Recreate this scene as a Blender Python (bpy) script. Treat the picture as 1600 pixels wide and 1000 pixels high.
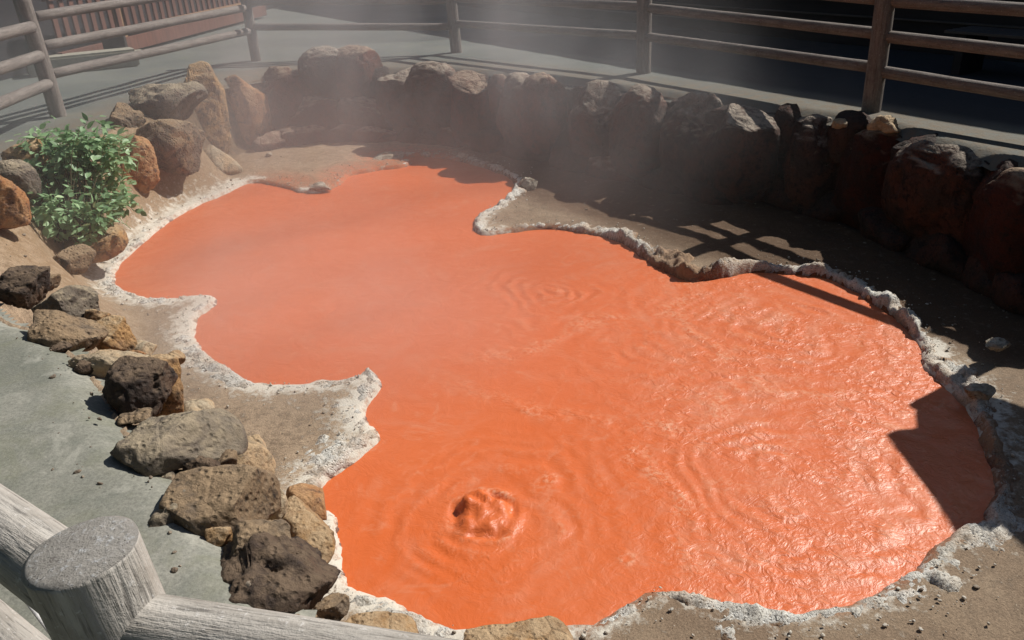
import bpy, bmesh, math, random
import numpy as np
from mathutils import Vector, Matrix
random.seed(7)
sc = bpy.context.scene
for o in list(bpy.data.objects): bpy.data.objects.remove(o)
R_ = math.radians

# ------------------------------------------------------------------ camera
PITCH, ROLL, EYE, FPX = R_(25.9), R_(2.5), 1.66, 1256.0
F_ = np.array([0, math.cos(PITCH), -math.sin(PITCH)])
_r = np.array([1.0, 0, 0]); _u = np.array([0, math.sin(PITCH), math.cos(PITCH)])
RX = math.cos(ROLL)*_r - math.sin(ROLL)*_u
UY = math.sin(ROLL)*_r + math.cos(ROLL)*_u
CAM = np.array([0, 0, EYE])
cam = bpy.data.cameras.new('camera'); camo = bpy.data.objects.new('camera', cam)
sc.collection.objects.link(camo)
camo.matrix_world = Matrix(((RX[0], UY[0], -F_[0], 0), (RX[1], UY[1], -F_[1], 0), (RX[2], UY[2], -F_[2], EYE), (0, 0, 0, 1)))
cam.sensor_width = 36; cam.lens = FPX/1600*36; cam.clip_start = 0.05; cam.clip_end = 1000
sc.camera = camo
# ------------------------------------------------------------------ sky, sun, exposure
SUN_EL, SUN_AZ = R_(44.5), R_(31.4)        # azimuth measured from +X towards +Y
SUN = np.array([math.cos(SUN_EL)*math.cos(SUN_AZ), math.cos(SUN_EL)*math.sin(SUN_AZ), math.sin(SUN_EL)])
w = bpy.data.worlds.new("World"); sc.world = w; w.use_nodes = True
nt = w.node_tree; sky = nt.nodes.new('ShaderNodeTexSky'); sky.sky_type = 'NISHITA'; sky.sun_disc = False
sky.sun_elevation = SUN_EL; sky.sun_rotation = math.pi/2 - SUN_AZ
nt.links.new(sky.outputs[0], nt.nodes['Background'].inputs[0]); nt.nodes['Background'].inputs[1].default_value = 0.05
sl = bpy.data.lights.new('sun', 'SUN'); sl.energy = 4.9; sl.angle = R_(0.5); sl.color = (1, .955, .88)
so = bpy.data.objects.new('sun', sl); sc.collection.objects.link(so)
so.rotation_euler = Vector(SUN).to_track_quat('Z', 'Y').to_euler()
sc.cycles.volume_bounces = 3; sc.cycles.max_bounces = 8
sc.view_settings.view_transform = 'Standard'; sc.view_settings.look = 'None'
sc.view_settings.exposure = 0.24; sc.view_settings.gamma = 1

# ------------------------------------------------------------------ helpers
def at(x, y, z):                      # photograph pixel -> the point at height z
    d = F_*FPX + RX*(x-800) - UY*(y-500)
    return CAM + d*((z-EYE)/d[2])
def pr(P):
    d = np.asarray(P)-CAM; return 800+FPX*(d@RX)/(d@F_), 500-FPX*(d@UY)/(d@F_)
def zfor(b, ypx):                     # height above ground point b that shows at row ypx
    lo, hi = -1.5, 3.0
    for _ in range(40):
        m = (lo+hi)/2
        if pr((b[0], b[1], m))[1] > ypx: lo = m
        else: hi = m
    return (lo+hi)/2
def h3(ix, iy, iz, s):
    n = (ix*374761393 + iy*668265263 + iz*2147483647 + s*974634777) & 0xffffffff
    n = ((n ^ (n >> 13))*1274126177) & 0xffffffff
    n = (n ^ (n >> 16)) & 0xffffffff
    n = (n*2654435761) & 0xffffffff
    return ((n >> 8) & 0xffff)/65535.0
def vn(P, s=0):
    I = np.floor(P).astype(np.int64); f = P-I; f = f*f*(3-2*f); r = 0
    for a in (0, 1):
        for b in (0, 1):
            for c in (0, 1):
                wgt = (f[:, 0] if a else 1-f[:, 0])*(f[:, 1] if b else 1-f[:, 1])*(f[:, 2] if c else 1-f[:, 2])
                r = r + wgt*h3(I[:, 0]+a, I[:, 1]+b, I[:, 2]+c, s)
    return r*2-1
def fbm(P, o=4, s=0, g=.5, lac=2.03):
    P = np.asarray(P, float)
    if P.shape[1] == 2: P = np.c_[P, np.full(len(P), .37)]
    r = 0; a = 1; t = 0
    for k in range(o):
        r = r + a*vn(P+k*17.3, s+k*31); t += a; a *= g; P = P*lac
    return r/t
def ss(a, b, x):
    t = np.clip((x-a)/(b-a), 0, 1); return t*t*(3-2*t)
def link(o, parent=None):
    sc.collection.objects.link(o)
    if parent is not None: o.parent = parent
    return o
def tag(o, label=None, cat=None, group=None, kind=None):
    if label: o['label'] = label
    if cat: o['category'] = cat
    if group: o['group'] = group
    if kind: o['kind'] = kind
    return o
def meshobj(name, V, Fc, mat, parent=None, smooth=True, attrs=None):
    me = bpy.data.meshes.new(name)
    V = np.asarray(V, np.float32); 
    if isinstance(Fc, np.ndarray):
        n = Fc.shape[1]; me.vertices.add(len(V)); me.vertices.foreach_set('co', V.ravel())
        me.loops.add(Fc.size); me.loops.foreach_set('vertex_index', Fc.ravel().astype(np.int32))
        me.polygons.add(len(Fc)); me.polygons.foreach_set('loop_start', np.arange(0, Fc.size, n, dtype=np.int32))
        me.update(calc_edges=True)
    else:
        me.from_pydata([tuple(map(float, v)) for v in V], [], Fc)
    me.polygons.foreach_set('use_smooth', [smooth]*len(me.polygons))
    for k, a in (attrs or {}).items():
        at_ = me.attributes.new(k, 'FLOAT', 'POINT'); at_.data.foreach_set('value', np.asarray(a, np.float32))
    me.materials.append(mat); me.validate()
    return link(bpy.data.objects.new(name, me), parent)
def empty(name, loc):
    o = bpy.data.objects.new(name, None); o.location = tuple(loc); o.empty_display_size = .1; return link(o)
def box(name, c, s, mat, parent=None, rot=0, bev=.006):
    bm = bmesh.new(); bmesh.ops.create_cube(bm, size=1)
    for v in bm.verts: v.co = Vector((v.co.x*s[0], v.co.y*s[1], v.co.z*s[2]))
    if bev: bmesh.ops.bevel(bm, geom=bm.edges[:], offset=bev, segments=2, affect='EDGES')
    me = bpy.data.meshes.new(name); bm.to_mesh(me); bm.free(); me.materials.append(mat)
    o = link(bpy.data.objects.new(name, me), parent); o.location = c; o.rotation_euler = (0, 0, rot); return o

# ------------------------------------------------------------------ materials
class M:
    def __init__(s, name):
        s.m = bpy.data.materials.new(name); s.m.use_nodes = True; s.t = s.m.node_tree
        s.b = s.t.nodes['Principled BSDF']; s.co = s.t.nodes.new('ShaderNodeTexCoord')
    def n(s, typ, **k):
        x = s.t.nodes.new(typ)
        for a, v in k.items(): setattr(x, a, v)
        return x
    def l(s, a, b): s.t.links.new(a, b)
    def coords(s, scale=(1, 1, 1), kind='Object'):
        mp = s.n('ShaderNodeMapping'); mp.inputs['Scale'].default_value = scale
        s.l(s.co.outputs[kind], mp.inputs[0]); return mp.outputs[0]
    def noise(s, vec, scale, det=6, rough=.6, dist=0):
        x = s.n('ShaderNodeTexNoise'); x.inputs['Scale'].default_value = scale; x.inputs['Detail'].default_value = det
        x.inputs['Roughness'].default_value = rough; x.inputs['Distortion'].default_value = dist
        s.l(vec, x.inputs['Vector']); return x.outputs['Fac']
    def voro(s, vec, scale, feat='F1'):
        x = s.n('ShaderNodeTexVoronoi', feature=feat); x.inputs['Scale'].default_value = scale
        s.l(vec, x.inputs['Vector']); return x.outputs['Distance']
    def ramp(s, fac, stops):
        x = s.n('ShaderNodeValToRGB'); e = x.color_ramp.elements
        while len(e) < len(stops): e.new(.5)
        for i, (p, c) in enumerate(stops):
            e[i].position = p; e[i].color = (*c, 1) if len(c) == 3 else c
        s.l(fac, x.inputs[0]); return x.outputs[0]
    def gray(s, fac, a, b):
        return s.ramp(fac, [(a, (0, 0, 0)), (b, (1, 1, 1))] if a < b else [(b, (1, 1, 1)), (a, (0, 0, 0))])
    def mix(s, fac, a, b, mode='MIX'):
        x = s.n('ShaderNodeMix', data_type='RGBA', blend_type=mode)
        for v, i in ((fac, 0), (a, 6), (b, 7)):
            if isinstance(v, (int, float)): x.inputs[i].default_value = v
            elif isinstance(v, tuple): x.inputs[i].default_value = (*v, 1)
            else: s.l(v, x.inputs[i])
        return x.outputs[2]
    def attr(s, name): x = s.n('ShaderNodeAttribute'); x.attribute_name = name; return x.outputs['Fac']
    def math(s, op, a, b=0.0):
        x = s.n('ShaderNodeMath', operation=op)
        for i, v in enumerate((a, b)):
            if isinstance(v, (int, float)): x.inputs[i].default_value = v
            else: s.l(v, x.inputs[i])
        return x.outputs[0]
    def bump(s, h, dist, prev=None, strength=1):
        x = s.n('ShaderNodeBump'); x.inputs['Distance'].default_value = dist; x.inputs['Strength'].default_value = strength
        s.l(h, x.inputs['Height'])
        if prev is not None: s.l(prev, x.inputs['Normal'])
        return x.outputs[0]
    def done(s, col=None, rough=None, nrm=None, spec=.4):
        if col is not None:
            if isinstance(col, tuple): s.b.inputs['Base Color'].default_value = (*col, 1)
            else: s.l(col, s.b.inputs['Base Color'])
        if rough is not None:
            if isinstance(rough, (int, float)): s.b.inputs['Roughness'].default_value = rough
            else: s.l(rough, s.b.inputs['Roughness'])
        s.b.inputs['Specular IOR Level'].default_value = spec
        if nrm is not None: s.l(nrm, s.b.inputs['Normal'])
        return s.m

def rock_mat(name, c1, c2, c3, pit=.5, wet=.85, sc_=1.0, dust_and_sun=None):
    m = M(name); oi = m.n('ShaderNodeObjectInfo')
    v = m.n('ShaderNodeVectorMath', operation='ADD'); m.l(m.co.outputs['Object'], v.inputs[0])
    cx = m.n('ShaderNodeCombineXYZ'); r9 = m.math('MULTIPLY', oi.outputs['Random'], 37.0)
    m.l(r9, cx.inputs[0]); m.l(r9, cx.inputs[1]); m.l(cx.outputs[0], v.inputs[1]); v = v.outputs[0]
    n1 = m.noise(v, 4.2*sc_, 8, .62, .4); n2 = m.noise(v, 13*sc_, 8, .7); n3 = m.noise(v, 55*sc_, 5, .7)
    vo = m.voro(v, 34*sc_); cr = m.voro(v, 5.0*sc_, 'DISTANCE_TO_EDGE')
    col = m.mix(m.gray(n1, .43, .57), c1, c2)
    col = m.mix(m.gray(n2, .5, .64), col, c3)
    dark = m.math('MULTIPLY', m.gray(vo, .30, .08), m.gray(n2, .42, .6))
    col = m.mix(m.math('MULTIPLY', dark, pit), col, (.03, .022, .018))
    col = m.mix(.55, col, m.ramp(n3, [(.25, (.35, .33, .31)), (.75, (1, 1, 1))]), 'MULTIPLY')
    if dust_and_sun:
        ge = m.n('ShaderNodeNewGeometry'); sp_ = m.n('ShaderNodeSeparateXYZ'); m.l(ge.outputs['Normal'], sp_.inputs[0])
        col = m.mix(m.math('MULTIPLY', m.gray(sp_.outputs[2], .45, .9), m.gray(n2, .36, .56)), col, dust_and_sun)  # upward faces painted paler, as sunlit tops
    h = m.math('ADD', m.math('MULTIPLY', n2, .7), m.math('MULTIPLY', n3, .25))
    h = m.math('ADD', h, m.math('MULTIPLY', m.gray(vo, .05, .4), pit*.35))
    h = m.math('ADD', h, m.math('MULTIPLY', m.gray(cr, 0, .05), .12))
    return m.done(col, wet, m.bump(h, .035/sc_), .25)
MT = {}
MT['tan'] = rock_mat('tan stone', (.30, .19, .105), (.42, .25, .11), (.075, .05, .033), .7, dust_and_sun=(.42, .30, .18))
MT['orange'] = rock_mat('rusty stone', (.36, .17, .07), (.44, .26, .13), (.16, .09, .06))
MT['brown'] = rock_mat('brown stone', (.165, .125, .09), (.24, .165, .10), (.035, .027, .022), 1.0, dust_and_sun=(.29, .205, .125))
MT['greyrock'] = rock_mat('grey brown stone', (.21, .175, .135), (.13, .105, .085), (.05, .04, .032), .8, dust_and_sun=(.32, .26, .18))
MT['foot'] = rock_mat('shade darkened foot stone', (.05, .036, .03), (.075, .035, .025), (.025, .02, .017), .8)  # colour darkened for the shade at the foot and gaps
MT['redshade'] = rock_mat('rust stone darkened for shade', (.06, .019, .012), (.035, .017, .013), (.025, .018, .016), .5, dust_and_sun=(.26, .19, .13))  # shade of the right wall end put into the rust colour
MT['walldark'] = rock_mat('dark wall stone with shade', (.045, .032, .027), (.085, .04, .028), (.02, .016, .014), .8, dust_and_sun=(.30, .25, .2))  # also darkens the right-hand boulders, standing in for their shade
MT['dark'] = rock_mat('dark pitted stone', (.055, .04, .033), (.12, .08, .055), (.025, .02, .018), 1.0, dust_and_sun=(.15, .105, .07))
MT['red'] = rock_mat('red stained stone', (.13, .040, .024), (.075, .030, .020), (.04, .027, .022), .5, dust_and_sun=(.30, .22, .16))
MT['wallgrey'] = rock_mat('grey wall stone', (.10, .075, .062), (.12, .055, .038), (.05, .04, .034), .6, dust_and_sun=(.34, .28, .22))
MT['pale'] = rock_mat('pale stone', (.46, .38, .27), (.5, .36, .22), (.28, .22, .15), .35)
MT['gravel'] = rock_mat('loose gravel', (.22, .165, .12), (.32, .27, .21), (.10, .08, .065), .2, .9, 6)
MT['grit'] = rock_mat('pale mineral grit', (.55, .50, .42), (.62, .60, .54), (.36, .28, .2), .3, .9, 6)
MT['chip'] = rock_mat('crusted stone', (.5, .46, .38), (.36, .30, .22), (.18, .15, .12), .8, .9, 2.5)

def log_mat(name, c1, c2, c3):
    m = M(name); oi = m.n('ShaderNodeObjectInfo')
    mp = m.n('ShaderNodeVectorMath', operation='ADD'); m.l(m.coords((1, 1, .09)), mp.inputs[0])
    cx = m.n('ShaderNodeCombineXYZ'); m.l(m.math('MULTIPLY', oi.outputs['Random'], 19.0), cx.inputs[2]); m.l(cx.outputs[0], mp.inputs[1])
    v = mp.outputs[0]; raw = m.co.outputs['Object']
    g = m.noise(v, 42, 6, .65); g2 = m.noise(v, 150, 3, .6); b = m.noise(raw, 9, 6, .65); sp = m.noise(raw, 90, 4, .75)
    col = m.mix(m.gray(g, .36, .62), c1, c2)
    col = m.mix(m.math('MULTIPLY', m.gray(b, .52, .7), .7), col, c3)
    col = m.mix(m.math('MULTIPLY', m.gray(g2, .44, .32), .6), col, (.05, .045, .04))
    sky_ = m.math('MULTIPLY', m.gray(sp, .6, .68), .5); col = m.mix(sky_, col, (.62, .6, .58))
    h = m.math('ADD', m.math('MULTIPLY', g, .8), m.math('MULTIPLY', g2, .35)); h = m.math('ADD', h, m.math('MULTIPLY', sp, .3))
    return m.done(col, .8, m.bump(h, .008), .3)
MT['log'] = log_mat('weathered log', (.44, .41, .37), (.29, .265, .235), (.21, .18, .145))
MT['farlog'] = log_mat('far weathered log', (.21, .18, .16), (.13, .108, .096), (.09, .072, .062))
m = M('log end grain'); v = m.co.outputs['Object']; big_ = m.noise(v, 42, 5, .75)
sp = m.noise(v, 130, 6, .8); bl = m.noise(v, 14, 5, .6); vo = m.voro(v, 170)
col = m.mix(m.gray(bl, .4, .6), (.50, .465, .42), (.36, .33, .295)); col = m.mix(m.gray(sp, .56, .66), col, (.66, .66, .66))
col = m.mix(m.gray(vo, .22, .10), col, (.10, .085, .075))
col = m.mix(m.math('MULTIPLY', m.gray(big_, .57, .66), m.gray(sp, .45, .6)), col, (.72, .74, .76))
col = m.mix(m.math('MULTIPLY', m.gray(big_, .40, .32), .6), col, (.16, .13, .11))
MT['endgrain'] = m.done(col, .55, m.bump(m.math('ADD', sp, m.math('MULTIPLY', bl, 1.2)), .012), .7)

# orange mud water
m = M('orange mud water'); v = m.co.outputs['Object']; foam = m.attr('foam'); chop = m.attr('chop')
n1 = m.noise(v, .9, 5, .6, .8); n2 = m.noise(v, 5.0, 6, .65, 1.2); n3 = m.noise(v, 34, 4, .6, .6); n4 = m.noise(v, 48, 3, .55, 1.0)
col = m.mix(m.gray(n1, .35, .65), (.56, .106, .015), (.57, .130, .034))
col = m.mix(m.attr('silt'), col, (.56, .132, .044))
ns_ = m.noise(v, 1.6, 6, .62, 2.2); nf = m.noise(v, 3.1, 7, .66, 3.0)
col = m.mix(m.math('MULTIPLY', m.gray(ns_, .50, .72), m.math('ADD', .30, m.math('MULTIPLY', chop, .55))), col, (.56, .215, .12))
col = m.mix(m.math('MULTIPLY', m.gray(nf, .56, .68), .35), col, (.60, .245, .135))
col = m.mix(m.math('MULTIPLY', m.gray(n2, .44, .60), .28), col, (.50, .100, .017))
ff = m.math('MULTIPLY', foam, m.gray(n3, .42, .62))
col = m.mix(ff, col, (.66, .32, .19))
nr = m.bump(n2, .020, None, .3)
sc2 = m.math('MULTIPLY', m.noise(v, 15, 4, .55, 1.5), chop); nr = m.bump(sc2, .011, nr, 1)
nr = m.bump(m.math('MULTIPLY', n4, chop), .0012, nr, 1)
MT['mudwater'] = m.done(col, m.ramp(n2, [(.3, (.34,)*3), (.7, (.50,)*3)]), nr, .5)

# mud bank: brown grit, orange where it is soaked, dark grey gravel patches
m = M('mud bank'); v = m.co.outputs['Object']; st = m.attr('stain'); sh_ = m.attr('ochre')
n1 = m.noise(v, 2.3, 7, .6, .3); n2 = m.noise(v, 16, 7, .7); n3 = m.noise(v, 110, 4, .7); vo = m.voro(v, 60)
col = m.mix(m.gray(n1, .38, .62), (.25, .175, .115), (.33, .245, .165))
col = m.mix(m.math('MULTIPLY', m.gray(n2, .48, .66), .55), col, (.17, .125, .085))
col = m.mix(m.math('MULTIPLY', m.attr('shelf'), m.gray(n2, .62, .42)), col, (.42, .315, .215))
col = m.mix(m.math('MULTIPLY', m.attr('soil_shade'), m.gray(n2, .2, .45)), col, (.115, .066, .034))  # brown ledge soil, darkened further to stand for its shade
col = m.mix(m.attr('wall_shade'), col, (.035, .026, .022))  # steep wall face painted near black in place of shade
col = m.mix(m.math('MULTIPLY', sh_, m.gray(n2, .3, .7)), col, (.29, .19, .10))
col = m.mix(m.math('MULTIPLY', st, m.gray(n2, .7, .35)), col, (.55, .15, .05))
col = m.mix(.8, col, m.ramp(n3, [(.34, (.4, .38, .36)), (.7, (1.0, 1, 1))]), 'MULTIPLY')
col = m.mix(m.math('MULTIPLY', m.gray(vo, .13, .07), m.gray(n2, .45, .6)), col, (.55, .47, .36))
h = m.math('ADD', m.math('MULTIPLY', n2, 1.0), m.math('MULTIPLY', n3, .35))
mz = m.math('ADD', m.attr('mineral'), m.math('MULTIPLY', m.math('SUBTRACT', n2, .5), 1.6))
col = m.mix(m.math('MULTIPLY', m.gray(mz, .30, .62), .85), col, (.62, .58, .50))
MT['bank'] = m.done(col, .85, m.bump(h, .011), .3)

# white mineral crust
m = M('white mineral crust'); v = m.co.outputs['Object']; wh = m.attr('white')
n2 = m.noise(v, 26, 7, .72, .3); n3 = m.noise(v, 95, 5, .75); vo = m.voro(v, 48); n1 = m.noise(v, 6, 5, .6)
col = m.mix(m.gray(n1, .35, .65), (.66, .62, .54), (.76, .75, .70))
col = m.mix(m.gray(n3, .52, .62), col, (.20, .18, .15))
col = m.mix(m.math('MULTIPLY', m.gray(n2, .54, .66), .8), col, (.24, .20, .15))
col = m.mix(m.math('MULTIPLY', m.gray(n2, .40, .32), .6), col, (.55, .43, .27))
brn = m.mix(m.gray(n2, .4, .6), (.28, .18, .11), (.16, .10, .065))
wf = m.math('ADD', wh, m.math('MULTIPLY', m.math('SUBTRACT', m.math('MULTIPLY', m.math('ADD', n2, n3), .5), .5), 3.2))
col = m.mix(m.gray(wf, .38, .62), brn, col)
col = m.mix(m.math('MULTIPLY', m.attr('wet'), .9), col, (.17, .045, .022))
h = m.math('ADD', n2, m.math('MULTIPLY', n3, .5)); h = m.math('ADD', h, m.math('MULTIPLY', m.gray(vo, .05, .35), .4))
oi_ = m.math('MULTIPLY', m.gray(m.noise(v, 3.2, 4, .6), .46, .62), .45); col = m.mix(oi_, col, (.50, .33, .20))
MT['crust'] = m.done(col, .8, m.bump(h, .022), .35)

# pale concrete path with moss and wet patches
m = M('path concrete'); v = m.co.outputs['Object']
n1 = m.noise(v, 1.7, 6, .62, .4); n2 = m.noise(v, 9, 7, .7); n3 = m.noise(v, 75, 5, .75); vo = m.voro(v, 26)
col = m.mix(m.gray(n1, .35, .65), (.185, .187, .155), (.30, .292, .25))
col = m.mix(m.math('MULTIPLY', m.gray(n2, .46, .66), .5), col, (.15, .16, .135))
col = m.mix(m.math('MULTIPLY', m.gray(m.noise(v, .9, 3, .5), .56, .68), .4), col, (.20, .18, .12))
col = m.mix(.7, col, m.ramp(n3, [(.32, (.45, .45, .45)), (.6, (1, 1, 1)), (.75, (1.25, 1.22, 1.1))]), 'MULTIPLY')
mo_ = m.noise(v, 3.3, 7, .68, .6)
col = m.mix(m.math('MULTIPLY', m.gray(mo_, .50, .66), .55), col, (.155, .158, .105))
col = m.mix(m.math('MULTIPLY', m.gray(mo_, .44, .34), .5), col, (.37, .36, .31))
col = m.mix(m.math('MULTIPLY', m.gray(vo, .06, .03), m.gray(n2, .45, .55)), col, (.04, .04, .035))
h = m.math('ADD', n2, m.math('MULTIPLY', n3, .5))
MT['path'] = m.done(col, .85, m.bump(h, .004), .3)
# ground further off
m = M('grey paving'); v = m.co.outputs['Object']; n1 = m.noise(v, .7, 6, .6); n2 = m.noise(v, 9, 6, .7); n3 = m.noise(v, 60, 4, .7)
col = m.mix(m.gray(n1, .35, .65), (.10, .112, .104), (.145, .153, .14)); col = m.mix(m.math('MULTIPLY', m.gray(n2, .5, .7), .5), col, (.11, .12, .11))
col = m.mix(m.math('MULTIPLY', m.gray(m.noise(v, 3, 5, .6), .55, .7), .3), col, (.18, .19, .09))
col = m.mix(m.math('MULTIPLY', m.attr('dust_and_sun'), m.gray(n2, .3, .6)), col, (.15, .122, .09))  # brown earth along the rim
col = m.mix(m.attr('painted_shade'), col, (.042, .043, .046))  # ground past the building's shadow line painted darker, as its shade
MT['ground'] = m.done(col, .9, m.bump(m.math('ADD', n2, m.math('MULTIPLY', n3, .4)), .012), .25)

def plain(name, c, c2, rough=.75, scale=(1, 1, 1), ns=12, spec=.3):
    m = M(name); v = m.coords(scale); n = m.noise(v, ns, 6, .65); n3 = m.noise(v, ns*5, 4, .7)
    col = m.mix(m.gray(n, .35, .65), c, c2); col = m.mix(.35, col, m.ramp(n3, [(.3, (.5, .5, .5)), (.7, (1, 1, 1))]), 'MULTIPLY')
    return m.done(col, rough, m.bump(n, .006), spec)
MT['redwood'] = plain('red brown stained wood', (.19, .085, .062), (.12, .055, .042), .6, (1, 1, .15), 14)
MT['tanwood'] = plain('tan timber', (.34, .20, .11), (.25, .14, .08), .7, (1, 1, .15), 14)
MT['boards'] = plain('dark stained boards', (.030, .026, .030), (.018, .016, .019), .6, (.15, 1, 1), 9)
MT['boardline'] = plain('weathered batten', (.12, .105, .10), (.08, .07, .068), .7, (.15, 1, 1), 9)
MT['roof'] = plain('dark roof', (.05, .045, .048), (.03, .028, .03), .6)
MT['black'] = plain('dark socket', (.015, .013, .012), (.03, .026, .022), .9)
MT['concblock'] = plain('pale concrete kerb', (.36, .34, .28), (.26, .25, .20), .85)
MT['cable'] = plain('pale grey pipe', (.62, .60, .58), (.48, .47, .46), .4, (1, 1, 1), 30, .6)
m = M('leaf'); oi = m.attr('tone'); v = m.co.outputs['Object']
col = m.ramp(oi, [(0, (.12, .22, .10)), (.5, (.27, .43, .22)), (1, (.44, .60, .34))])
m.b.inputs['Transmission Weight'].default_value = 0
tr = m.n('ShaderNodeBsdfTranslucent'); m.l(col, tr.inputs[0]); ms = m.n('ShaderNodeMixShader'); ms.inputs[0].default_value = .35
out = m.t.nodes['Material Output']; m.l(m.b.outputs[0], ms.inputs[1]); m.l(tr.outputs[0], ms.inputs[2]); m.l(ms.outputs[0], out.inputs[0])
MT['leaf'] = m.done(col, .45, None, .5)
MT['stem'] = plain('plant stem', (.10, .085, .045), (.07, .055, .03), .8)

# ------------------------------------------------------------------ outlines of the place
ZW = -.95
# pool edge: pixel x, y, crust width (m), crust height (m), whiteness
PE = [(175,440,.10,.05,1),(182,420,.09,.05,1),(210,390,.10,.05,.95),(250,355,.09,.045,.9),(300,325,.08,.04,.85),(350,303,.06,.035,.7),(392,286,.05,.03,.5),
(440,292,.05,.02,.3),(480,302,.10,.04,.9),(520,294,.08,.04,.8),(545,276,.05,.03,.5),(590,266,.05,.03,.5),(625,262,.10,.05,.8),(640,254,.14,.05,.85),(600,249,.1,.05,.8),(660,244,.12,.04,.6),(730,254,.12,.05,.5),(795,276,.10,.07,.7),
(806,294,.12,.09,1),(788,318,.14,.08,1),(756,334,.14,.07,1),(744,350,.12,.06,.95),(752,366,.10,.05,.6),(800,363,.08,.05,.35),(850,357,.12,.07,.7),(900,362,.14,.09,.8),(960,374,.14,.11,.75),(1000,396,.13,.13,.6),(1035,422,.24,.15,.12),(1085,438,.30,.16,.10),(1130,432,.18,.14,.5),
(1180,424,.14,.10,.8),(1250,428,.12,.09,.8),(1310,440,.10,.11,.7),(1345,460,.10,.12,.8),(1375,480,.12,.11,.9),(1410,505,.12,.11,.95),(1440,535,.15,.11,.9),(1450,570,.16,.12,.95),(1478,602,.18,.12,.95),(1505,626,.15,.11,.95),(1530,665,.07,.11,.5),(1545,710,.06,.10,.3),(1562,745,.08,.09,.3),(1558,785,.08,.08,.5),
(1540,822,.22,.08,.9),(1500,842,.26,.08,1),(1465,868,.20,.07,1),(1430,902,.24,.07,.95),(1370,940,.14,.06,.8),(1310,960,.09,.05,.75),(1230,966,.10,.05,.85),(1160,958,.16,.06,.95),(1110,944,.14,.06,.9),(1060,934,.09,.06,.9),(1010,935,.08,.06,.85),(965,958,.09,.06,.9),(920,985,.10,.05,.9),(880,992,.06,.04,.3),
(840,985,.05,.04,.1),(760,985,.05,.04,.1),(705,990,.10,.05,.9),(650,972,.17,.06,1),(600,947,.16,.06,.95),(552,932,.15,.06,.9),(536,910,.10,.05,.9),(526,865,.08,.05,.8),(516,812,.05,.05,.8),(497,798,.08,.04,.7),(492,770,.14,.05,.9),(505,748,.30,.07,1),(545,722,.34,.08,1),(582,692,.24,.08,1),(586,678,.22,.07,1),(570,662,.16,.06,.9),(568,640,.12,.06,.85),(590,606,.08,.06,.9),(577,584,.08,.06,1),
(563,597,.07,.05,.9),(500,602,.10,.045,.8),(430,609,.12,.045,.8),(380,597,.17,.055,.9),(340,572,.20,.06,1),(310,547,.17,.06,1),(299,520,.06,.04,.85),(305,500,.05,.04,.6),(334,476,.07,.04,.8),(318,467,.08,.04,.8),(260,473,.12,.05,.9),(210,466,.17,.06,1),(182,452,.17,.06,1)]
PP = np.array([at(x, y, ZW)[:2] for x, y, *_ in PE]); PA = np.array([q[2:] for q in PE])
def dense(P, A=None, n=6):           # closed Catmull-Rom
    out = []; oa = []; L = len(P)
    for i in range(L):
        p0, p1, p2, p3 = P[i-1], P[i], P[(i+1) % L], P[(i+2) % L]
        for k in range(n):
            t = k/n
            out.append(.5*((2*p1)+(-p0+p2)*t+(2*p0-5*p1+4*p2-p3)*t*t+(-p0+3*p1-3*p2+p3)*t**3))
            if A is not None: oa.append(A[i]*(1-t)+A[(i+1) % L]*t)
    return np.array(out), (np.array(oa) if A is not None else None)
PD, AD = dense(PP, PA, 6)
nn = fbm(PD*7.0, 3, 5)[:, None]; n2_ = fbm(PD*7.0+50, 3, 9)[:, None]
PD = PD + np.c_[nn, n2_]*.035
# rim of the basin at path level
EPX = [(-20,470),(60,505),(130,560),(180,640),(215,690),(300,750),(330,800),(400,880),(480,960)]
EE = [at(x, y, 0)[:2] for x, y in EPX] + [np.array(q) for q in [(-.1, 1.22), (.6, .95), (1.6, .8), (2.6, 1.1), (3.5, 1.9), (4.1, 3.0), (4.3, 4.2)]]
EE += [at(x, y, 0)[:2] for x, y in [(1700,312),(1600,276),(1500,247),(1420,224),(1330,196),(1160,160),(1000,138),(860,122),(780,113),(700,107),(620,107),(540,107),(460,112),(400,118),(335,130),(270,152),(205,178),(130,212),(40,238),(-40,290),(-80,360)]]
for k_, p_ in enumerate(EE):                                # the rim keeps clear of the rails' light on the right
    if p_[1] > 4.0 and p_[0] > 2.6: EE[k_] = np.array(p_)+np.array([math.cos(SUN_AZ), math.sin(SUN_AZ)])*.28
ED, _ = dense(np.array(EE), None, 5)
def sdist(X, P):                      # signed distance (+ outside) and nearest segment index / parameter
    n = len(X); best = np.full(n, 1e9); bi = np.zeros(n, int); bt = np.zeros(n); ins = np.zeros(n, bool)
    L = len(P)
    for i in range(L):
        a = P[i]; b = P[(i+1) % L]; ab = b-a; ap = X-a
        t = np.clip((ap@ab)/max(ab@ab, 1e-12), 0, 1); d = np.hypot(ap[:, 0]-t*ab[0], ap[:, 1]-t*ab[1])
        k = d < best; best[k] = d[k]; bi[k] = i; bt[k] = t[k]
        c = (a[1] > X[:, 1]) != (b[1] > X[:, 1])
        if abs(ab[1]) > 1e-12: ins ^= c & (X[:, 0] < ab[0]*(X[:, 1]-a[1])/ab[1]+a[0])
    return np.where(ins, -best, best), bi, bt
def grid(x0, x1, y0, y1, st):
    xs = np.arange(x0, x1+st/2, st); ys = np.arange(y0, y1+st/2, st)
    gx, gy = np.meshgrid(xs, ys); X = np.c_[gx.ravel(), gy.ravel()]; nx = len(xs); ny = len(ys)
    i = np.arange(nx-1)[None, :]+np.arange(ny-1)[:, None]*nx
    Fq = np.stack([i, i+1, i+1+nx, i+nx], -1).reshape(-1, 4)
    return X, Fq
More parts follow.
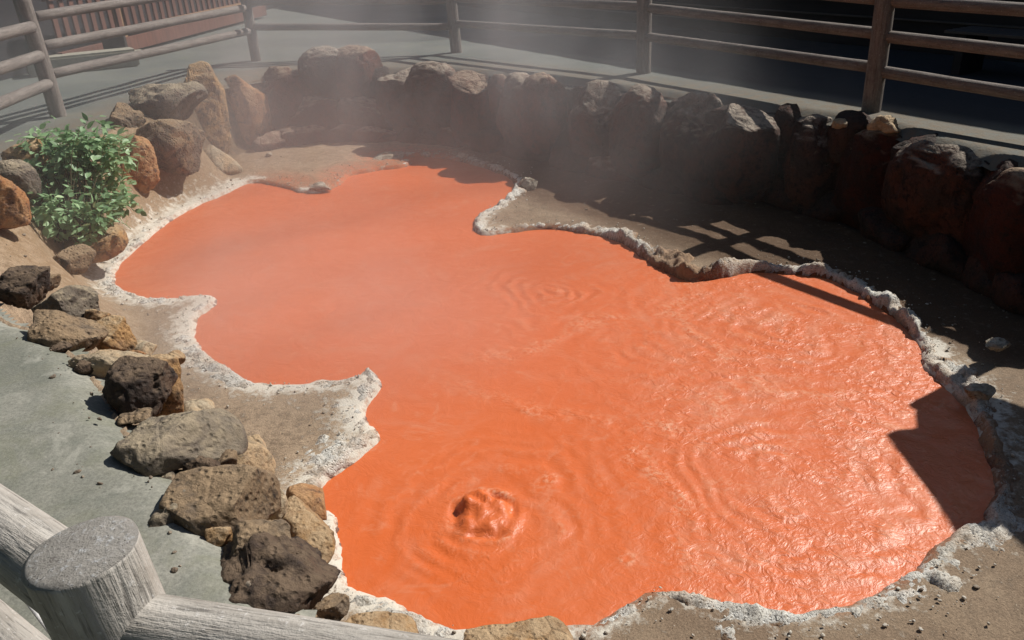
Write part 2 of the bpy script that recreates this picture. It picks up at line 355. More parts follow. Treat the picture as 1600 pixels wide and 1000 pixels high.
def compact(V, Fq, keep, attrs=None):
    Fq = Fq[keep]; u = np.unique(Fq); mp = np.full(len(V), -1); mp[u] = np.arange(len(u))
    return V[u], mp[Fq], ({k: a[u] for k, a in attrs.items()} if attrs else None)

# ------------------------------------------------------------------ terrain: path sheet and bank
GX0, GX1, GY0, GY1 = -7.0, 6.0, -1.5, 14.5
X, Fq = grid(GX0, GX1, GY0, GY1, .04)
dP, _, _ = sdist(X, PD); dE, _, _ = sdist(X, ED)           # dE<0 inside the basin
din = -dE
slope_left = ss(-1.0, -3.2, X[:, 0])*ss(4.2, 5.2, X[:, 1])*ss(10.3, 9.0, X[:, 1])     # planted corner rises gently
wid = .13 + .09*ss(1.5, .5, X[:, 0]) + .9*slope_left
rise = (1-ss(0, 1, din/wid))*(1-slope_left*ss(.55, .08, dP))
lo = ZW + .035 + .05*np.clip(dP, 0, .5) + .05*fbm(X*1.3, 4, 3)*ss(0, .5, dP) + .012*fbm(X*14, 3, 4)
z = lo*(1-rise) + rise*(-.05)
deep = ss(.0, -.12, dP); z = z - .25*deep
z = np.where(dE > 0, -.05-1.0*dE, z)                            # tucked under the path sheet
oc = ss(-1.6, -2.6, X[:, 0])*ss(4.6, 5.4, X[:, 1])
stain = np.clip(ss(.55, .0, dP)*ss(-3.2, -2.5, X[:, 0])*ss(8.8, 9.4, X[:, 1])*ss(-.2, -1.0, X[:, 0])*1.3, 0, 1) + .5*ss(.05, .0, dP)
LA = at(800, 300, ZW)[:2]; LBp = at(1545, 560, ZW)[:2]; ld = (LBp-LA)/np.linalg.norm(LBp-LA); off = (X-LA)@np.array([-ld[1], ld[0]])
soil_shade = ss(-.25, .12, off)*ss(-.9, .3, X[:, 0])
wall_shade = ss(.34, .22, din)*np.maximum(ss(8.6, 9.4, X[:, 1]), ss(2.0, 2.8, X[:, 0]))
q = Fq
keep = (dE[q].min(1) < .16) & (dP[q].max(1) > -.25)
V, Fk, at_ = compact(np.c_[X, z], Fq, keep, {'stain': stain, 'ochre': oc, 'soil_shade': soil_shade, 'mineral': (1-.85*ss(-.3, .3, X[:, 0])*ss(5.0, 6.5, X[:, 1]))*(1-.5*ss(-.2, .5, X[:, 0])*ss(3.9, 3.3, X[:, 1]))*np.exp(-np.clip(dP, 0, 9)/.17)*ss(1.0, .2, soil_shade)*(1-.8*np.clip(stain, 0, 1)), 'shelf': ss(.35, -.4, X[:, 0])*ss(2.2, 3.0, X[:, 1]), 'wall_shade': wall_shade})
tag(meshobj('mud_bank', V, Fk, MT['bank'], None, True, at_), kind='structure')
keep = dE[q].max(1) > .0
# ragged lip of the path sheet
zt = .012*fbm(X*2.0, 3, 8)*ss(0, 1, dE) - .09*ss(.14, -.06, dE)
_w = int(round((GX1-GX0)/.04))+1; _h = len(X)//_w; _bank = [(_h, _w), z.reshape(_h, _w), dP.reshape(_h, _w), dE.reshape(_h, _w)]
edge = (X[:, 0] < GX0+.01) | (X[:, 0] > GX1-.01) | (X[:, 1] < GY0+.01) | (X[:, 1] > GY1-.01)
zt[edge] = 0
V, Fk, ag_ = compact(np.c_[X, zt], Fq, (dE[q].max(1) > -.04), {'dust_and_sun': ss(1.0, .35, dE), 'painted_shade': ss(.0, .35, (X-at(1000, 108, 0)[:2])@np.array([math.cos(SUN_AZ), math.sin(SUN_AZ)]))})
S = (X[:, 0]+1.8) ; 
cx_ = V[Fk].mean(1)
isp = (cx_[:, 0] < .6) & (cx_[:, 1] < 6.4+.0*cx_[:, 0])
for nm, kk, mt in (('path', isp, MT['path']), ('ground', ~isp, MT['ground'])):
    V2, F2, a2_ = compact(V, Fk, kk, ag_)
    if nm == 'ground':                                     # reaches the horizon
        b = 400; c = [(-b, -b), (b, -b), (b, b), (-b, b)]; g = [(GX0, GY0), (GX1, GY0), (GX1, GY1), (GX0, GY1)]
        a2_ = {'dust_and_sun': np.r_[a2_['dust_and_sun'], np.zeros(8)], 'painted_shade': np.r_[a2_['painted_shade'], np.zeros(4), [1 if (np.array(g_)-at(990, 101, 0)[:2])@np.array([math.cos(SUN_AZ), math.sin(SUN_AZ)]) > 0 else 0 for g_ in g]]}; n0 = len(V2); V2 = np.vstack([V2, [(x, y, 0) for x, y in c], [(x, y, 0) for x, y in g]])
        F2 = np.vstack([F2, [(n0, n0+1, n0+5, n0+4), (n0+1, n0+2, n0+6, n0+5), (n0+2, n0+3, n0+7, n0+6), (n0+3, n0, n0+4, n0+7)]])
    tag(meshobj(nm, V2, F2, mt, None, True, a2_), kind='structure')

# ------------------------------------------------------------------ mineral crust round the pool
X, Fq = grid(PD[:, 0].min()-.5, PD[:, 0].max()+.5, PD[:, 1].min()-.5, PD[:, 1].max()+.5, .018)
lowd, bi, bt = sdist(X, PD)
A0 = AD[bi]; A1 = AD[(bi+1) % len(AD)]; A = A0*(1-bt[:, None])+A1*bt[:, None]
wv = np.clip(A[:, 0]*(1+1.1*fbm(X*4, 3, 21)+.5*fbm(X*14, 3, 31))*(1.12+.35*ss(.2, -.6, X[:, 0])), .02, 1); hv = A[:, 1]*(1+.35*fbm(X*6, 2, 22)); white = A[:, 2]
d = lowd + .018*fbm(X*16, 3, 23)
lump = .5+.5*fbm(X*20, 4, 24, .6); ridge = 1-np.abs(fbm(X*33, 3, 25, .6))*2.2
hv = hv*(.36+.55*ss(-.4, .5, fbm(X*9, 3, 33)))
zc = ZW + hv*ss(-.03, .012, d)*(1.0-.6*ss(.1, 1.0, d/wv)) + (.030*(lump-.5)*2 + .014*np.clip(ridge, -1, 1))*ss(-.01, .03, d)*ss(1.25, .5, d/wv)
zc = zc - .10*ss(.85, 1.35, d/wv) - .08*ss(-.02, -.06, d)
pits = np.clip(fbm(X*11+9, 3, 27)-.12, 0, 1)*ss(.3, .1, white)*ss(0, .05, d); zc -= pits*.22
wet = ss(ZW+.028, ZW+.004, zc)*ss(.05, .0, d)
keep = (d[Fq].max(1) > -.06) & ((d/wv)[Fq].min(1) < 1.3)
wht = white*ss(1.2, .25, d/wv)
V, Fk, at_ = compact(np.c_[X, zc], Fq, keep, {'white': wht, 'wet': wet})
tag(meshobj('mineral_crust', V, Fk, MT['crust'], None, True, at_), kind='structure')

# ------------------------------------------------------------------ the orange water
X, Fq = grid(PD[:, 0].min()-.1, PD[:, 0].max()+.1, PD[:, 1].min()-.1, PD[:, 1].max()+.1, .018)
dW, _, _ = sdist(X, PD)
CEN = [((755, 805), .012, 8.0, .40), ((870, 462), .010, 7.5, .5), ((1225, 515), .009, 7.5, .6), ((1290, 750), .011, 7.0, .75), ((1010, 560), .006, 6, .5), ((480, 480), .002, 5, .5)]
cc = np.array([at(*c[0], ZW)[:2] for c in CEN])
wx = np.c_[fbm(X*1.6, 3, 40), fbm(X*1.6+30, 3, 41)]*.26+np.c_[fbm(X*5, 3, 83), fbm(X*5+30, 3, 84)]*.07
D = np.stack([np.hypot(*((X+wx-c).T)) for c in cc], 1); srt = np.argsort(D, 1); near = srt[:, 0]
d1 = np.take_along_axis(D, srt[:, :1], 1)[:, 0]; d2 = np.take_along_axis(D, srt[:, 1:2], 1)[:, 0]
ruf = .5+.5*fbm(X*3.2, 3, 42)
zz = np.zeros(len(X)); foam = np.zeros(len(X))
for i, (_, a, k, fall) in enumerate(CEN):
    r = D[:, i]; ph = 2*math.pi*r*k + 1.6*fbm(X*4, 2, 43+i)
    env = np.exp(-(r/fall)**1.3)*1.7*ss(.25, .8, .5+.5*fbm(X*4.5, 3, 90+i))
    zz += a*.55*np.sin(ph)*env; foam += .55*np.clip(np.sin(ph), 0, 1)**3*env*(a/.012)
seam = np.exp(-((d2-d1+.10*fbm(X*5, 3, 58))/.13)**2)*np.exp(-np.clip(d1-1.0, 0, 9)**2)
seam *= ss(-.8, .3, X[:, 0]); zz += .006*seam*fbm(X*14, 3, 50); foam += .55*seam*ss(.3, .7, .5+.5*fbm(X*9, 3, 57))
# churning right side
px_r = ss(.1, 1.4, X[:, 0]-.12*(X[:, 1]-4)); chop = (.10+.9*px_r*(.35+.65*ss(.35, .65, ruf)))*ss(8.0, 6.2, X[:, 1])
chop = np.maximum(chop, .5*np.exp(-(D[:, 0]/.5)**2)); chop = np.maximum(chop, .5*np.exp(-(D[:, 1]/.5)**2)); chop = np.maximum(chop, .6*seam)
zz += .004*chop*fbm(X*9+.9*np.c_[fbm(X*3, 2, 81), fbm(X*3, 2, 82)], 3, 51, .5); foam += .35*px_r*np.clip(fbm(X*9, 4, 52), 0, 1)*2*ss(8, 6, X[:, 1])
# boiling dome: a lumpy upwelling with a sunken ring round it
b0 = at(755, 805, ZW)[:2]; rx = (X-b0)@np.array([1, 0]); ry = (X-b0)@np.array([0, 1]); wd = np.c_[fbm(X*9, 3, 85), fbm(X*9+20, 3, 86)]*.035; rx = rx+wd[:, 0]; ry = ry+wd[:, 1]; rr = np.hypot(rx/.145, ry/.165)
lob = lambda cx, cy, r, h: h*np.sqrt(np.clip(1-((rx-cx)**2+(ry-cy)**2)/r**2, 0, 1))
dome = np.maximum.reduce([lob(-.03, .09, .10, .06), lob(.06, .04, .08, .045), lob(.0, -.03, .13, .035), lob(-.07, -.08, .08, .04), lob(.08, -.07, .08, .03)])
zz += np.where(rr < 1.25, dome*.85*(1+.9*fbm(X*26, 4, 60)), 0) - .022*np.exp(-((rr-.95)/.18)**2)*(.6+.6*fbm(X*9, 2, 61)) + .014*np.exp(-((rr-1.25)/.13)**2)*ss(-.5, .5, fbm(X*9, 3, 62))
foam += .9*np.exp(-((rr-1.22)/.10)**2)*ss(-.4, .4, fbm(X*10, 3, 63)); foam *= np.where(rr < 1.0, .25, 1)
for (qx, qy) in [(862, 748), (980, 872), (1190, 700), (1410, 760)]:     # single bursting bubbles
    c = at(qx, qy, ZW)[:2]; r = np.hypot(*((X-c).T)); zz += .005*np.exp(-((r-.026)/.012)**2) - .003*np.exp(-(r/.02)**2); foam += .6*np.exp(-((r-.03)/.012)**2)
keep = dW[Fq].min(1) < .08
V, Fk, at_ = compact(np.c_[X, ZW+zz*ss(.0, -.12, dW)], Fq, keep, {'foam': np.clip(foam, 0, 1), 'chop': np.clip(chop, 0, 1), 'silt': .75*ss(.5, 1.6, D[:, 0]+.25*fbm(X*2, 3, 95))})
tag(meshobj('water', V, Fk, MT['mudwater'], None, True, at_), kind='structure')

# ------------------------------------------------------------------ rocks
_ico = {}
def ico(n):
    if n not in _ico:
        bm = bmesh.new(); bmesh.ops.create_icosphere(bm, subdivisions=n, radius=1)
        _ico[n] = (np.array([v.co[:] for v in bm.verts]), np.array([[v.index for v in f.verts] for f in bm.faces])); bm.free()
    return _ico[n]
def rock(name, c, half, mat, label, seed, yaw=0, tilt=0, roll=0, sub=5, rough=.12, cuts=11, group=None, pitted=0, boxy=.75, cutmin=.56):
    V, Fc = ico(sub); rs = np.random.RandomState(seed); V = V.copy()
    V = np.sign(V)*np.abs(V)**boxy; V /= np.linalg.norm(V, axis=1)[:, None]**.55
    for _ in range(cuts):                                  # flat fracture faces
        n = rs.normal(size=3); n /= np.linalg.norm(n); h = rs.uniform(cutmin, .88); e = V@n-h
        V = V - np.clip(e, 0, None)[:, None]*n*.92
    half = np.array(half); n = V/np.linalg.norm(V, axis=1)[:, None]
    Vs = V*half; k = 1/np.mean(half)
    Vs = Vs + n*(np.mean(half)*(rough*1.5*fbm(Vs*k*1.2+seed*3.1, 4, seed) + rough*.55*(1-2*np.abs(fbm(Vs*k*3.1+seed, 4, seed+3, .6))) ))[:, None]
    if pitted: 
        pt = np.clip(fbm(Vs*k*4.2+seed*1.7, 3, seed+9)-.05, 0, 1); Vs = Vs - n*(pt*pitted*np.mean(half))[:, None]
    Mx = Matrix.Rotation(yaw, 3, 'Z') @ Matrix.Rotation(tilt, 3, 'X') @ Matrix.Rotation(roll, 3, 'Y')
    Vs = Vs + n*(np.mean(half)*.035*fbm(Vs*k*9+seed, 4, seed+5, .65))[:, None]
    Vs = Vs@np.array(Mx).T
    o = meshobj(name, Vs, Fc, MT[mat], None, True); o.location = tuple(c)
    return tag(o, label, 'rock', group)
def rock_px(px, py, zc, wpx, hpx, mat, label, seed, depth=None, back=0, **k):
    """centre seen at (px,py) at height zc; wpx, hpx its size in the photograph"""
    push = k.pop('push', 0); g_ = k.get('group'); zc -= .045 if g_ in (G1, G3) else 0; f_ = 1.16 if g_ == G1 else 1.18 if g_ == G3 else 1.12 if g_ == G2 else 1.1
    wpx *= f_; hpx *= f_
    P = at(px, py, zc); dist = (P-CAM)@F_; s = dist/FPX
    hx = wpx*s/2; el = math.atan2(EYE-zc, math.hypot(P[0], P[1]))
    hz = hpx*s/2*1.0; dp = depth if depth else hx*.9
    hz = math.sqrt(max(hz*hz-(dp*math.sin(el))**2, (hz*.45)**2))/math.cos(el)
    P = P + push*np.array([math.cos(SUN_AZ), math.sin(SUN_AZ), -.25])
    yaw = math.atan2(-P[0], P[1]) + k.pop('dyaw', 0)
    return rock('rock', P, (hx, dp, hz), mat, label, seed, yaw=yaw, **k)
G1, G2, G3 = 'a', 'b', 'c'
G1 = 'rocks edging the grey path'; G2 = 'boulders of the wall behind the pool'; G3 = 'rocks round the green bush'
# along the path
rock_px(35,450,-.02,95,62,'dark','dark pitted rock at the left picture edge beside the grey path',11,pitted=.25,sub=5,group=G1)
rock_px(115,478,-.05,95,70,'greyrock','rounded grey brown rock with purple shade on top, left of the white crusted inlet',12,group=G1,rough=.12)
rock_px(110,520,-.02,120,62,'brown','long flat brown rock overhanging the grey path at its upper end',13,roll=.32,group=G1,pitted=.1)
rock_px(178,530,-.12,60,60,'tan','ochre rock wedged behind the long flat brown rock',14,group=G1)
rock_px(175,568,-.02,100,50,'pale','pale tan low rock above the small purple stone',15,group=G1,roll=.1)
rock_px(138,574,.0,42,26,'dark','small purple brown stone lying on the path edge',16,group=G1,sub=4,pitted=.15)
rock_px(228,606,.02,96,92,'dark','dark rock with a ochre cap and blackened hollow front',17,group=G1,pitted=.22,rough=.14)
rock_px(258,600,-.04,50,110,'tan','tan upright rock behind the blackened hollow rock',117,group=G1)
rock_px(300,640,-.30,60,36,'pale','small cream coloured rock on the brown mud shelf',18,group=G1,sub=4)
rock_px(283,692,.0,168,100,'greyrock','large smooth grey brown boulder with a pointed left end on the path edge',19,group=G1,roll=.22,rough=.09,cuts=12)
rock_px(320,738,-.04,58,46,'dark','heap of small dark rubble between the two largest path boulders',20,group=G1,sub=4,pitted=.4,rough=.3)
rock_px(345,792,-.02,160,135,'brown','big rounded rusty brown boulder beside the grey path',21,group=G1,roll=-.05,rough=.08)
rock_px(270,830,-.02,110,100,'greyrock','yellowish weathered boulder leaning on the big rusty brown boulder',22,group=G1,pitted=.08)
rock_px(385,760,-.34,90,120,'pale','smooth peach coloured rock face behind the big rusty brown boulder',23,group=G1,rough=.04)
rock_px(435,905,-.06,195,140,'dark','black and brown jagged rock just beyond the near log rail',24,group=G1,pitted=.3,rough=.16,roll=.28)
rock_px(405,855,.0,90,70,'brown','brown knobbly stone on top of the black jagged rock',25,group=G1,pitted=.12)
rock_px(470,838,-.62,90,105,'tan','pinkish tan rock slab between the crust and the black jagged rock',26,group=G1,rough=.06,depth=.25)
rock_px(478,790,-.78,80,60,'orange','low rusty slab rock below the wide white crust',27,group=G1,rough=.06,sub=4)
rock_px(585,1003,-.76,120,56,'tan','smooth ochre rock half hidden by the near log rail',28,group=G1,rough=.05)
rock_px(800,1030,-.88,180,52,'tan','smooth olive brown rock at the bottom middle of the pool edge',29,group=G1,rough=.05)
rock_px(262,955,-.05,70,50,'greyrock','low grey stone between the post and the rail',30,group=G1,sub=4)
SM = [(70,440,50,34,-.06,'brown','small brown stone between the two upper left path rocks'),(150,500,44,40,-.10,'tan','small tan stone touching the rounded grey brown rock'),(205,560,46,34,-.12,'orange','small rusty stone above the blackened hollow rock'),
(95,545,34,20,.0,'dark','dark chip under the long flat brown rock'),(215,650,60,26,-.01,'brown','flat brown sliver under the blackened hollow rock'),(255,745,50,34,-.03,'greyrock','grey stone under the large smooth boulder'),(352,722,50,40,-.06,'brown','brown stone at the right end of the large smooth boulder'),
(395,700,50,50,-.36,'pale','pale peach stone at the right of the large smooth boulder'),(425,790,46,60,-.45,'pale','pale stone beside the big rusty brown boulder'),(300,870,60,40,-.02,'brown','brown stone above the black jagged rock'),(340,838,54,44,.0,'tan','yellowish stone on the big rusty boulder side'),
(520,950,60,44,-.5,'brown','brown stone at the right end of the black jagged rock'),(230,690,30,24,-.01,'dark','dark chip at the pointed end of the large boulder'),(490,870,44,60,-.76,'tan','tan slab stone touching the thin white crust'),(270,560,40,26,-.35,'tan','tan stone on the upper mud shelf'),(225,545,44,34,-.2,'pale','pale stone behind the long flat brown rock')]
for i, (x, y, w_, h_, z_, mt, lb) in enumerate(SM): rock_px(x, y, z_, w_*.82, h_*.82, mt, lb, 300+i, sub=4, group=G1, rough=.15, pitted=.15)
# corner with the bush
rock_px(2,325,.05,60,90,'orange','ochre rock cut off by the left picture edge below the bush',31,group=G3)
rock_px(60,255,.0,90,80,'tan','tan rock hidden behind the left side of the bush',32,group=G3)
rock_px(15,290,.0,70,60,'greyrock','grey tan rock at the left picture edge beside the bush',33,group=G3)
rock_px(195,195,-.02,52,58,'brown','purple brown upright rock behind the right side of the bush',34,group=G3)
rock_px(213,258,-.35,56,70,'orange','orange rock close to the right side of the bush',35,group=G3)
rock_px(262,160,.0,105,64,'greyrock','grey green slab stone below the fence shadow',36,group=G2,roll=.1)
rock_px(262,222,-.25,104,76,'brown','wedge shaped ochre rock sloping down to the right with moss on it',37,group=G3,roll=.62,cuts=12)
rock_px(322,178,-.32,66,135,'tan','tall tan block standing left of the orange capped boulder',38,group=G2,depth=.25,boxy=.6)
rock_px(338,252,-.72,70,36,'pale','pale tan wedge lying at the foot of the tall tan block',39,group=G3,roll=.35,sub=4)
rock_px(150,383,-.62,80,44,'tan','flat topped squared brown stone on the mud below the bush',40,group=G3,boxy=.4,cuts=3,rough=.03,roll=-.2)
rock_px(108,408,-.50,70,40,'brown','low brown stone left of the squared flat stone',41,group=G3,sub=4)
# wall boulders, left to right: x, y, w, h, colour, label
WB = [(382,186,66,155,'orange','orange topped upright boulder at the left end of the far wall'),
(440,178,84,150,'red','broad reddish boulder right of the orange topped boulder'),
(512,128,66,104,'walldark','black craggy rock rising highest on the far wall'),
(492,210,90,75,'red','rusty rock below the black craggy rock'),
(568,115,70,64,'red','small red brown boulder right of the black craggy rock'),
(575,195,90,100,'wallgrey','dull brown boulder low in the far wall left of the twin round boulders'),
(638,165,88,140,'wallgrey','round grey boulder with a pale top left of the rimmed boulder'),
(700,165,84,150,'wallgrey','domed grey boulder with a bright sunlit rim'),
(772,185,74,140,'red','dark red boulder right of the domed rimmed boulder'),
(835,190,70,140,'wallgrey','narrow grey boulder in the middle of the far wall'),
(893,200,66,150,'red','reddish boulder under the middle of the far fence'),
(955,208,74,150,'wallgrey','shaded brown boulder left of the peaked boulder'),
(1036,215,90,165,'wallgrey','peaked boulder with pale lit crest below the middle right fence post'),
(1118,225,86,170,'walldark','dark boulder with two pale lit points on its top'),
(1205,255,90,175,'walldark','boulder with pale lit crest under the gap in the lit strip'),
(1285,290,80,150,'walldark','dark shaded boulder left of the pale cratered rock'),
(1368,300,92,150,'redshade','rust streaked boulder with a pale lit knob on top'),
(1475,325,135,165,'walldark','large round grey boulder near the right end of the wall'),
(1590,350,110,180,'redshade','dark red boulder cut off by the right picture edge')]
WB += [(1700,390,110,180,'walldark','black boulder outside the right picture edge'), (1820,430,110,180,'walldark','black boulder far outside the right picture edge')]
_rim = [(pr((*p, -.4))[0], k) for k, p in enumerate(ED) if p[1] > 3.2 and p[0] > -4.2]
cen = PD.mean(0)
def on_rim(px):
    k = min(_rim, key=lambda q: abs(q[0]-px))[1]; p = ED[k]; t = ED[(k+2) % len(ED)]-ED[k-2]; t /= np.linalg.norm(t)
    n = np.array([-t[1], t[0]]); n = n if n@(cen-p) > 0 else -n
    return p, t, n
rw = random.Random(8)
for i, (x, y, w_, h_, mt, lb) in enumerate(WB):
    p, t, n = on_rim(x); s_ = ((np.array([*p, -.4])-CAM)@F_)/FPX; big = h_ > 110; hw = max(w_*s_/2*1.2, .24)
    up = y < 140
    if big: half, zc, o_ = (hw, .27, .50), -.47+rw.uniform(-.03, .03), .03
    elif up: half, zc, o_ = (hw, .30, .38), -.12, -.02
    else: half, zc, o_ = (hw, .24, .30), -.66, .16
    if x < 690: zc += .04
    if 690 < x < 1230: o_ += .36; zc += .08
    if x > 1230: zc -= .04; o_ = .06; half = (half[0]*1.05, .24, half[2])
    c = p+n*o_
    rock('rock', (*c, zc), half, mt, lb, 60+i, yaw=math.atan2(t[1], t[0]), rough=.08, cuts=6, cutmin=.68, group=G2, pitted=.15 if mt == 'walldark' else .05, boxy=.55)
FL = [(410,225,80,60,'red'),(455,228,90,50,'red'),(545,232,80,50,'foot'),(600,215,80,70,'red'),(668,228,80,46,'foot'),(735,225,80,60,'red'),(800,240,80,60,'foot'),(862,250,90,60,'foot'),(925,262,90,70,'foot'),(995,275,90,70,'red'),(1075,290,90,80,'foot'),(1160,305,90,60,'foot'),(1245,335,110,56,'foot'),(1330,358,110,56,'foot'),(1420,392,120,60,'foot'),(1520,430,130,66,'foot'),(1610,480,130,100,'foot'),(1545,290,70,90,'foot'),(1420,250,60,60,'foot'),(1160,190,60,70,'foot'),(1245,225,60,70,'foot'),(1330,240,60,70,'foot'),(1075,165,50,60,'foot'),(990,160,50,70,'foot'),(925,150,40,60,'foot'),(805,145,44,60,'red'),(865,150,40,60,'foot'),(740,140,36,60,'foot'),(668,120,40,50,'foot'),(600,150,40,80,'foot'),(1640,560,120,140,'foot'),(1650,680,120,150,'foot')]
PL = ['foot of the wall','crevice of the wall']
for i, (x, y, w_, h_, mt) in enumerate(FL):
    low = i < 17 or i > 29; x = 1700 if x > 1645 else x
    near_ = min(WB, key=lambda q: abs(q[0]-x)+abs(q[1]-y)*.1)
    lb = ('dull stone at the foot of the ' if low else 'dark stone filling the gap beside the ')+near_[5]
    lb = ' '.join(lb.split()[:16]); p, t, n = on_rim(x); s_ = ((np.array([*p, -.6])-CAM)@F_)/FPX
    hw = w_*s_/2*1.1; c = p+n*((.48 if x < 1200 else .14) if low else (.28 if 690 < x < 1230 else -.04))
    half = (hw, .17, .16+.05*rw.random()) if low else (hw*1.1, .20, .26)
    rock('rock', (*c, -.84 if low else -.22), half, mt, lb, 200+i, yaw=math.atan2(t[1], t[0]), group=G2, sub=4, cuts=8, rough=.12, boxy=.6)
for x, hw, zc, o_, lb in [(1297, .085, -.04, .13, 'cream stone added as a sunlit boulder crest in the dark wall'), (1375, .16, .0, .05, 'pale cratered stone added as the sunlit crest of the rusty boulder')]:  # pale stones added where boulder crests catch the sun
    p, t, n = on_rim(x); c = p+n*o_; rock('rock', (*c, zc), (hw, hw*.7, hw*.55), 'pale', lb, int(x), yaw=math.atan2(t[1], t[0]), sub=4, group=G2, rough=.2, pitted=.25)
rs = random.Random(3)
CH = [





(500,292,36,16,-.90,'chip','white crusted stone spit in the far left of the pool'),(608,244,70,9,-.91,'chip','long white stone at the back edge of the pool'),(420,242,14,9,-.86,'chip','tiny white pebble at the back left of the pool'),
(665,241,16,9,-.86,'chip','white pebble right of the long white stone'),(725,243,16,10,-.86,'chip','white pebble at the foot of the domed boulder'),(822,285,34,20,-.84,'chip','white knob at the tip of the ledge'),
(1555,540,44,26,-.80,'chip','white crusted knob at the end of the right ledge'),(1530,612,44,30,-.84,'chip','white crusted rock beside the dark corner of the pool'),(715,160,9,8,-.4,'chip','tiny white pebble stuck on the domed boulder')]
for i, (x, y, w_, h_, z_, mt, lb) in enumerate(CH):
    rock_px(x, y, z_, w_, h_, mt, lb, 120+i, sub=4, rough=.22, group='small pale stones', cuts=20, cutmin=.38)

# loose grit and pebbles
def pebbles(name, pts, rmin, rmax, mat, seed, p=2.0):
    rs = np.random.RandomState(seed); V0, F0 = ico(2); VV = []; FF = []; n = 0
    for P in pts:
        r0 = rmin+(rmax-rmin)*rs.rand()**p; V = V0*(1+.25*rs.normal(size=(len(V0), 1))*.5)
        for _ in range(4):
            nn_ = rs.normal(size=3); nn_ /= np.linalg.norm(nn_); V = V-np.clip(V@nn_-.6, 0, None)[:, None]*nn_
        V = V*r0*rs.uniform(.6, 1.2, 3)*np.array([1, 1, .7]); a = rs.rand()*6.3; ca, sa = math.cos(a), math.sin(a)
        V = np.c_[V[:, 0]*ca-V[:, 1]*sa, V[:, 0]*sa+V[:, 1]*ca, V[:, 2]]+np.array(P)+[0, 0, r0*.2]
        VV.append(V); FF.append(F0+n); n += len(V)
    return tag(meshobj(name, np.vstack(VV), np.vstack(FF), mat, None, True), kind='stuff')
def zbank(Q):
    bx_ = _bank[0]; i = np.clip(((Q[:, 0]-GX0)/.04).round().astype(int), 0, bx_[1]-1); j = np.clip(((Q[:, 1]-GY0)/.04).round().astype(int), 0, bx_[0]-1)
    return _bank[1][j, i], _bank[2][j, i], _bank[3][j, i]
rs = np.random.RandomState(12); Q = np.c_[rs.uniform(-5, 4.5, 60000), rs.uniform(1.2, 11.5, 60000)]
zb, qp, qe = zbank(Q); cl = fbm(Q*1.7, 3, 77)
g1 = (qp > .04) & (qe < -.03) & (rs.rand(len(Q)) < (.035+.18*ss(.1, .5, cl)+.25*ss(-.45, -.1, qe))*ss(8.5, 3.5, Q[:, 1]+0*Q[:, 0])+.012)
pts = np.c_[Q, zb][g1][:3200]; pebbles('gravel', pts, .003, .016, MT['gravel'], 3, 3.0)
g2 = (qp > .0) & (qp < .38) & (qe < -.03) & (rs.rand(len(Q)) < .5*ss(.38, .0, qp)); pts = np.c_[Q, zb+.008][g2][:1600]; pebbles('mineral_grit', pts, .003, .012, MT['grit'], 4, 2.5)
g3 = (qe > .02) & (qe < .9) & (Q[:, 0] < 0) & (Q[:, 1] < 6) & (rs.rand(len(Q)) < .015+.25*ss(.35, .0, qe)); pts = np.c_[Q, np.zeros(len(Q))][g3][:900]; pebbles('path_grit', pts, .003, .014, MT['gravel'], 5, 3.0)

# ------------------------------------------------------------------ fences of round logs
def log(name, a, b, r, mat, parent, seg=28, rings=24, taper=.0, wob=.03, cap=.25, seed=1, endmat=None, attach=None):
    a = np.array(a, float); b = np.array(b, float); L = np.linalg.norm(b-a)
    ts = np.r_[[0, .0], np.linspace(0, 1, rings), [1, 1.]]; V = []
    rad = np.full(len(ts), 1.0); rad[0] = 0; rad[1] = 1-cap; rad[-1] = 0; rad[-2] = 1-cap
    zs = ts*L; zs[2] += cap*r*.6; zs[-3] -= cap*r*.6
    th = np.arange(seg)/seg*2*math.pi
    for i in range(len(ts)):
        rr_ = r*rad[i]*(1+taper*(.5-ts[i]))
        P = np.c_[np.cos(th)*rr_, np.sin(th)*rr_, np.full(seg, zs[i])]
        nz = fbm(np.c_[np.cos(th)*1.5+seed*5, np.sin(th)*1.5, np.full(seg, zs[i]*2.2)], 3, seed)
        P[:, :2] *= (1+wob*nz*2)[:, None]; P[:, 0] += r*.5*wob*4*math.sin(zs[i]*2.1+seed); V.append(P)
    V = np.vstack(V); n = len(ts)
    i = np.arange(seg); j = (i+1) % seg
    Fq = np.vstack([np.c_[k*seg+i, k*seg+j, (k+1)*seg+j, (k+1)*seg+i] for k in range(n-1)])
    o = meshobj(name, V, Fq, mat, None, True)
    if endmat is not None:
        o.data.materials.append(endmat)
        for p in o.data.polygons:
            if p.index >= (n-3)*seg: p.material_index = 1
    q = Vector(b-a).to_track_quat('Z', 'Y'); o.matrix_world = Matrix.Translation(a) @ q.to_matrix().to_4x4()
    if parent is not None:
        o.parent = parent; o.matrix_parent_inverse = Matrix.Translation(-Vector(parent.location))
    return o
FP = [(93,182),(400,95),(714,82),(1006,114),(1361,174)]
FB = [at(x, y, 0) for x, y in FP]
fence = empty('log_fence', FB[2]); tag(fence, 'round log fence with three rails running behind the pool', 'fence')
dv = FB[4][:2]-FB[3][:2]; dv /= np.linalg.norm(dv); FB.append(np.array([*(FB[4][:2]+dv*2.9), 0])); 
FB.append(np.array([5.3, 2.6, 0])); FB.append(np.array([4.6, .2, 0]))
lp = at(0, 97, .7)[:2]; dl = lp-FB[0][:2]; dl /= np.linalg.norm(dl)
left_bases = [FB[0], np.array([*(FB[0][:2]+dl*2.6), 0])]
